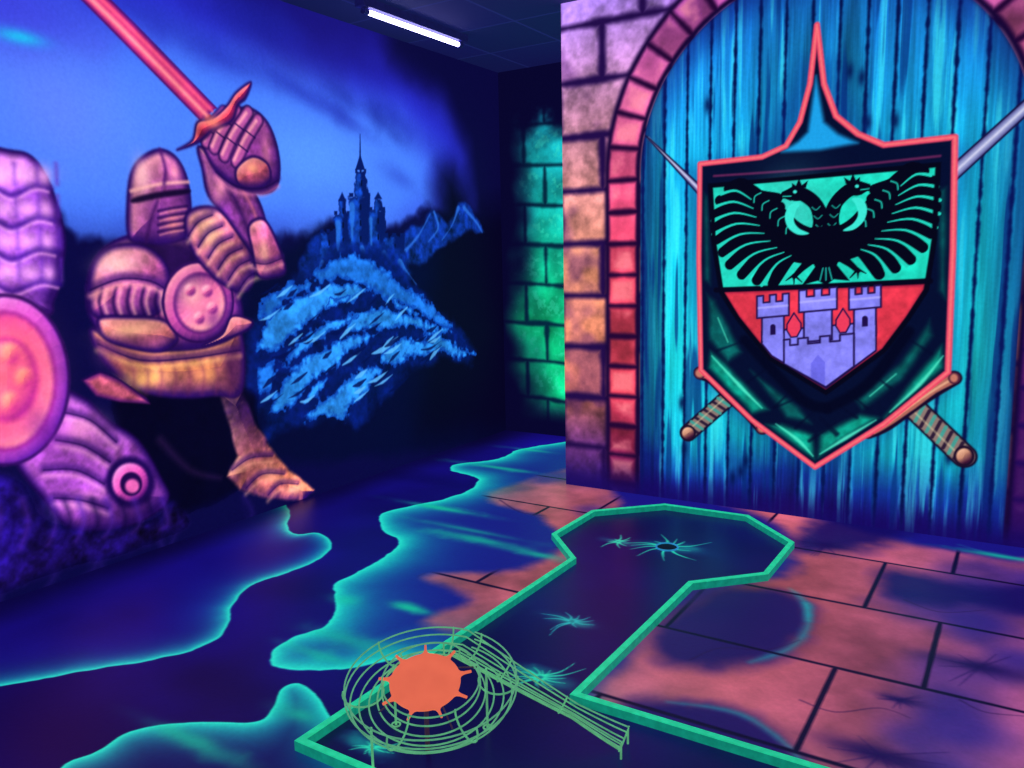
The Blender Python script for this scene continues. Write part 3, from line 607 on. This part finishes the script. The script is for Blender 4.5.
for c, rx, ry in [((825, 545), 24, 9), ((980, 667), 32, 13), ((880, 755), 50, 14), ((900, 700), 16, 6)]:
    fl.blob(c, rx, ry, (22, 8, 76), .9, nz=.3)
    for i in range(9):
        a = rs.uniform(0, 6.28); k = rs.uniform(1.1, 1.6); fl.stroke([c, (c[0]+rx*k*math.cos(a), c[1]+ry*k*math.sin(a))], (28, 9, 76), 3, 3, .5, w1=.5)
fyy = (rows_-ri_)*.6; fxx = (cx-ci)*.95
e = np.minimum(np.minimum(fyy, .6-fyy), np.minimum(fxx, .95-fxx))+.004*(fl.N2-.5)
g = ((1-sst((e-.005)/.009))*np.clip(tmask*1.3, 0, 1)*.95)[..., None]; fl.C = fl.C*(1-g)+np.array((9, 3, 40))*g
for pts in [[(690, 660), (720, 648), (765, 650), (800, 640)], [(905, 600), (940, 612), (985, 610)], [(800, 700), (835, 712), (880, 708), (910, 718)], [(960, 700), (985, 712), (1024, 716)], [(500, 500), (520, 512), (546, 516)]]:
    fl.stroke(pts, (30, 8, 60), 2, 3, .6, w1=.6)
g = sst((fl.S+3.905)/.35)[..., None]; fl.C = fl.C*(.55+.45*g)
LANE = [(-1.84, 1.60), (-1.84, 3.40), (-2.10, 3.665), (-2.10, 4.13), (-1.78, 4.45), (-1.29, 4.47), (-.965, 4.15), (-.965, 3.665), (-1.23, 3.39), (-1.23, 2.275), (1.3, 2.275), (1.3, 1.60)]
X, Y = fl.S, fl.T; ins = np.zeros(X.shape, bool)
for i in range(len(LANE)):
    a = LANE[i]; b = LANE[(i+1) % len(LANE)]
    if a[1] != b[1]: ins ^= ((a[1] > Y) != (b[1] > Y)) & (X < (b[0]-a[0])*(Y-a[1])/(b[1]-a[1])+a[0])
lc = (np.array((14, 7, 76))*(.6+.8*fl.N1[..., None])); fl.C = np.where(ins[..., None], lc, fl.C); fl.ID[ins] = 1
def splat(c, R, n, col=(44, 224, 176), glow=.8):
    fl.blob(c, R*.6, R*.22, (22, 164, 156), glow, nz=.6)
    for i in range(n):
        a = 6.283*i/n+rs.uniform(-.3, .3); k = R*rs.uniform(.35, 1); k *= 1 if abs(math.cos(a)) > .5 else .75
        m = (c[0]+k*.5*math.cos(a+.2), c[1]+k*.5*.42*math.sin(a+.2))
        fl.stroke([(c[0]+R*.1*math.cos(a), c[1]+R*.05*math.sin(a)), m, (c[0]+k*math.cos(a), c[1]+k*.42*math.sin(a))], col, 3, 2, .85, w1=.5)
splat((667, 547), 48, 16); splat((618, 542), 22, 8); splat((572, 622), 40, 10, (36, 180, 180)); splat((540, 678), 50, 18); splat((372, 748), 38, 9)
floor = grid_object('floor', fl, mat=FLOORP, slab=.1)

# ------------------------------------------------------------------ mesh helpers
def mesh_obj(name, verts, faces, mat, parent=None, smooth=False):
    me = bpy.data.meshes.new(name); me.from_pydata([tuple(map(float, v)) for v in verts], [], faces); me.update()
    me.materials.append(mat)
    if smooth: me.polygons.foreach_set('use_smooth', [True]*len(me.polygons))
    o = link(bpy.data.objects.new(name, me))
    if parent: o.parent = parent
    return o
def empty(name, loc=(0, 0, 0)):
    e_ = link(bpy.data.objects.new(name, None)); e_.empty_display_size = .1; return e_
def tube(V, Fc, pts, r, n=7):
    pts = [Vector(p) for p in pts]; base = len(V)
    for i, p in enumerate(pts):
        t_ = (pts[min(i+1, len(pts)-1)]-pts[max(i-1, 0)]).normalized()
        up = Vector((0, 0, 1)) if abs(t_.z) < .95 else Vector((1, 0, 0))
        a = t_.cross(up).normalized(); b = a.cross(t_)
        for k in range(n):
            an = 2*math.pi*k/n; V.append(p+a*math.cos(an)*r+b*math.sin(an)*r)
    for i in range(len(pts)-1):
        for k in range(n):
            Fc.append((base+i*n+k, base+i*n+(k+1) % n, base+(i+1)*n+(k+1) % n, base+(i+1)*n+k))
    Fc.append(tuple(base+k for k in range(n))); Fc.append(tuple(base+(len(pts)-1)*n+k for k in range(n)))

# ------------------------------------------------------------------ golf lane
lane = empty('minigolf_lane')
carpet = grid_object('carpet', fl, mask_id=1, offset=.003, mat=LANEP); carpet.parent = lane
BG = solid_mat('green_border_paint', (38, 214, 150), .8, .45)
def inset(poly, d):
    out = []; n = len(poly)
    ar = sum(poly[i][0]*poly[(i+1) % n][1]-poly[(i+1) % n][0]*poly[i][1] for i in range(n)); sg = 1 if ar > 0 else -1
    for i in range(n):
        p0, p1, p2 = (np.array(poly[(i+k) % n], float) for k in (-1, 0, 1))
        e1 = (p1-p0)/np.linalg.norm(p1-p0); e2 = (p2-p1)/np.linalg.norm(p2-p1)
        n1 = np.array([-e1[1], e1[0]])*sg; n2 = np.array([-e2[1], e2[0]])*sg
        b = n1+n2; b = b/np.linalg.norm(b); out.append(p1+b*d/max(b@n1, .3))
    return out
ow = .0135; n = len(LANE); H = .036; ch = .003
prof = [(-ow, 0), (-ow, H-ch), (-ow+ch, H), (ow-ch, H), (ow, H-ch), (ow, 0)]
rings = [[(p[0], p[1], z) for p in inset(LANE, d)] for d, z in prof]
V = [v for rg in rings for v in rg]; Fc = []
for j in range(len(prof)):
    j2 = (j+1) % len(prof)
    for i in range(n): Fc.append((j*n+i, j*n+(i+1) % n, j2*n+(i+1) % n, j2*n+i))
bo = mesh_obj('border', V, Fc, BG, lane)
bo.data.materials.append(solid_mat('green_border_shaded_side', (18, 150, 122), .7, .5))  # darker copy of the border green, shade put into side colour
for i, p in enumerate(bo.data.polygons):
    if i//n in (0, 4): p.material_index = 1
cp, _ = fl.px((667, 548)); V = []; Fc = []
tube(V, Fc, [(cp[0]+.056*math.cos(a), cp[1]+.056*math.sin(a), .006) for a in np.linspace(0, 2*math.pi, 33)], .005)
mesh_obj('cup_ring', V, Fc, solid_mat('cup_ring_paint', (50, 160, 210), .6), lane, True)
V = [(cp[0], cp[1], .0045)]+[(cp[0]+.053*math.cos(a), cp[1]+.053*math.sin(a), .0045) for a in np.linspace(0, 2*math.pi, 32, endpoint=False)]
mesh_obj('cup_shade_disc', V, [(0, i+1, (i+1) % 32+1) for i in range(32)], solid_mat('cup_dark', (6, 4, 26), .1), lane)  # flat dark disc above the carpet, painted shade of an open cup

# ------------------------------------------------------------------ wire loop obstacle
obs = empty('wire_loop_obstacle')
WM = solid_mat('yellow_green_wire', (100, 184, 128), .66, .4, .5)
Cc = np.array([-1.47, 1.80]); E = np.array([-.965, 2.10]); RL = .205; HC = .235; SL = .2
def loop_pt(th, R=RL):
    d = np.array([math.cos(th), math.sin(th)])*R
    return np.array([Cc[0]+d[0], Cc[1]+d[1], HC+SL*(d[0]*f0[0]+d[1]*f0[1])])
dEC = np.linalg.norm(E-Cc); th0 = math.atan2(*(E-Cc)[::-1])+math.acos(RL/dEC)
path = []
T0 = loop_pt(th0)
for i in range(14):
    t = i/14; p = np.array([*(E*(1-t)+T0[:2]*t), 0]); p[2] = .052+(T0[2]-.052)*(t**1.1); path.append(p)
nramp = len(path)
for a in np.linspace(0, 2*math.pi*.985, 64): path.append(loop_pt(th0+a))
path = np.array(path)
tan = np.gradient(path, axis=0); tan /= np.linalg.norm(tan, axis=1)[:, None]
lat = np.cross(tan, [0, 0, 1]); lat /= np.linalg.norm(lat, axis=1)[:, None]; upv = np.cross(lat, tan)
V = []; Fc = []
rad = np.array([.05 if i > nramp else float(np.interp(i, [0, 4, nramp], [.038, .024, .05])) for i in range(len(path))])
angs = np.radians([-105, -75, -45, -15, 15, 45, 75, 105])
for an in angs:
    pts = path+lat*(math.sin(an)*rad*1.15)[:, None]-upv*(math.cos(an)*rad)[:, None]
    tube(V, Fc, pts, .0026)
mesh_obj('track_wires', V, Fc, WM, obs, True)
V = []; Fc = []
for i in [0, 5, 10]+list(range(nramp+2, len(path), 10)):
    pts = [path[i]+lat[i]*math.sin(a)*(rad[i]+.003)*1.15-upv[i]*math.cos(a)*(rad[i]+.003) for a in np.linspace(-1.83, 1.83, 17)]
    tube(V, Fc, pts, .003)
mesh_obj('hoops', V, Fc, WM, obs, True)
V = []; Fc = []
for th in map(math.radians, (-112, 70, 165)):
    p = loop_pt(th, RL); p[2] -= .05
    tube(V, Fc, [p, (p[0], p[1], .005)], .004)
    tube(V, Fc, [(p[0]+.014*math.cos(a), p[1]+.014*math.sin(a), .006) for a in np.linspace(0, 6.283, 13)], .003)
for sgn in (-1, 1):
    p = path[0]+lat[0]*sgn*.042; tube(V, Fc, [p, (p[0], p[1], .005)], .0035)
mesh_obj('legs', V, Fc, WM, obs, True)
OM = solid_mat('orange_disc_paint', (240, 112, 78), .85, .5, var=.06, scale=15)
tl = math.radians(20); nrm = np.array([-f0[0]*math.sin(tl), -f0[1]*math.sin(tl), math.cos(tl)])
u = r0; w = np.cross(nrm, u); DC = np.array([Cc[0], Cc[1], .24])-r0*.018-f0*.005
V = []; Fc = []
outl = []
NP = 9; R0 = .108
for k in range(NP):
    a0 = 2*math.pi*k/NP+.25; hw = .06
    for a in np.linspace(a0+hw*2.2, a0+2*math.pi/NP-hw*2.2, 7): outl.append((a, R0))
    a1 = a0+2*math.pi/NP
    outl += [(a1-hw*1.1, R0+.004), (a1-hw*.5, R0+.014), (a1-hw*.35, R0+.036), (a1+hw*.35, R0+.036), (a1+hw*.5, R0+.014), (a1+hw*1.1, R0+.004)]
ns = len(outl)
for z in (.003, -.003):
    for a, R in outl: V.append(DC+u*R*math.cos(a)+w*R*math.sin(a)+nrm*z)
Fc.append(tuple(range(ns))); Fc.append(tuple(range(2*ns-1, ns-1, -1)))
for i in range(ns): Fc.append((i, (i+1) % ns, ns+(i+1) % ns, ns+i))
mesh_obj('sunburst_disc', V, Fc, OM, obs)
V = []; Fc = []
tube(V, Fc, [DC-nrm*.003, (DC[0], DC[1], .005)], .008)
for k in range(4):
    a = .6+k*math.pi/2; q0 = DC+(u*math.cos(a)+w*math.sin(a))*.1-nrm*.006; q1 = loop_pt(math.atan2(q0[1]-Cc[1], q0[0]-Cc[0]), RL-.035)
    q1[2] -= .03; tube(V, Fc, [q0, q1], .0026)
mesh_obj('disc_stand', V, Fc, solid_mat('stand_paint', (90, 60, 90), .3), obs, True)

# ------------------------------------------------------------------ ceiling
m, nt, b = new_mat('glowing_ceiling_tiles'); N = nt.nodes; Lk = nt.links
tc = N.new('ShaderNodeTexCoord'); br = N.new('ShaderNodeTexBrick'); br.offset = 0; br.inputs['Scale'].default_value = 1
br.inputs['Brick Width'].default_value = .6; br.inputs['Row Height'].default_value = .6; br.inputs['Mortar Size'].default_value = .01
br.inputs['Color1'].default_value = (.008, .007, .085, 1); br.inputs['Color2'].default_value = (.006, .010, .06, 1); br.inputs['Mortar'].default_value = (.012, .016, .11, 1)
Lk.new(tc.outputs['Object'], br.inputs['Vector']); Lk.new(br.outputs['Color'], b.inputs['Base Color']); Lk.new(br.outputs['Color'], b.inputs['Emission Color'])
b.inputs['Emission Strength'].default_value = .75; b.inputs['Roughness'].default_value = .8  # tiles glow by themselves, emission brightens the ceiling to navy
def box(name, x0, x1, y0, y1, z0, z1, mat, parent=None):
    V = [(x, y, z) for z in (z0, z1) for x, y in ((x0, y0), (x1, y0), (x1, y1), (x0, y1))]
    return mesh_obj(name, V, [(3, 2, 1, 0), (4, 5, 6, 7), (0, 1, 5, 4), (1, 2, 6, 5), (2, 3, 7, 6), (3, 0, 4, 7)], mat, parent)
box('ceiling', -4.02, 2.72, -2.1, 6.09, CEIL, CEIL+.1, m)
WN = solid_mat('navy_wall_paint', (24, 14, 92), .4, .8, .2, .3, 2)
box('wall_right', 2.6, 2.72, -2, 5.97, 0, CEIL, WN); box('wall_front', -3.905, 2.6, -2.12, -2, 0, CEIL, WN)

# ------------------------------------------------------------------ tube lights
def tube_light(name, x, y0, y1, zc, col, strength, hou):
    e_ = empty(name)
    box('housing', x-.035, x+.035, y0-.05, y1+.05, zc+.02, zc+.07, hou, e_)
    V = []; Fc = []; tube(V, Fc, [(x, y0, zc), (x, y1, zc)], .016, 14)
    mm, nt, b = new_mat(name+'_glow', True); b.inputs['Emission Color'].default_value = (*col, 1); b.inputs['Emission Strength'].default_value = strength; b.inputs['Base Color'].default_value = (.6, .6, .8, 1)
    mesh_obj('tube', V, Fc, mm, e_, True)
    V = []; Fc = []
    for y in (y0, y1): tube(V, Fc, [(x, y-.02, zc), (x, y+.02, zc)], .02, 12); tube(V, Fc, [(x, y, zc), (x, y, zc+.03)], .012, 8)
    mesh_obj('sockets', V, Fc, hou, e_, True)
HM = solid_mat('lamp_housing', (40, 40, 110), .25, .5)
tube_light('fluorescent_tube_lamp', -3.48, 3.88, 4.84, 3.0, (.55, .5, 1), 9, HM)
tube_light('added_blacklight_tube', -1.2, .2, 1.4, 3.0, (.12, .10, 1), 26, HM)  # this and the next: unseen tubes added for violet-blue room light
tube_light('added_blacklight_tube.001', .6, 2.6, 3.8, 3.0, (.12, .10, 1), 26, HM)

w_ = bpy.data.worlds.new('world'); sc.world = w_; w_.use_nodes = True
w_.node_tree.nodes['Background'].inputs[0].default_value = (.01, .008, .05, 1)
print('DONE')
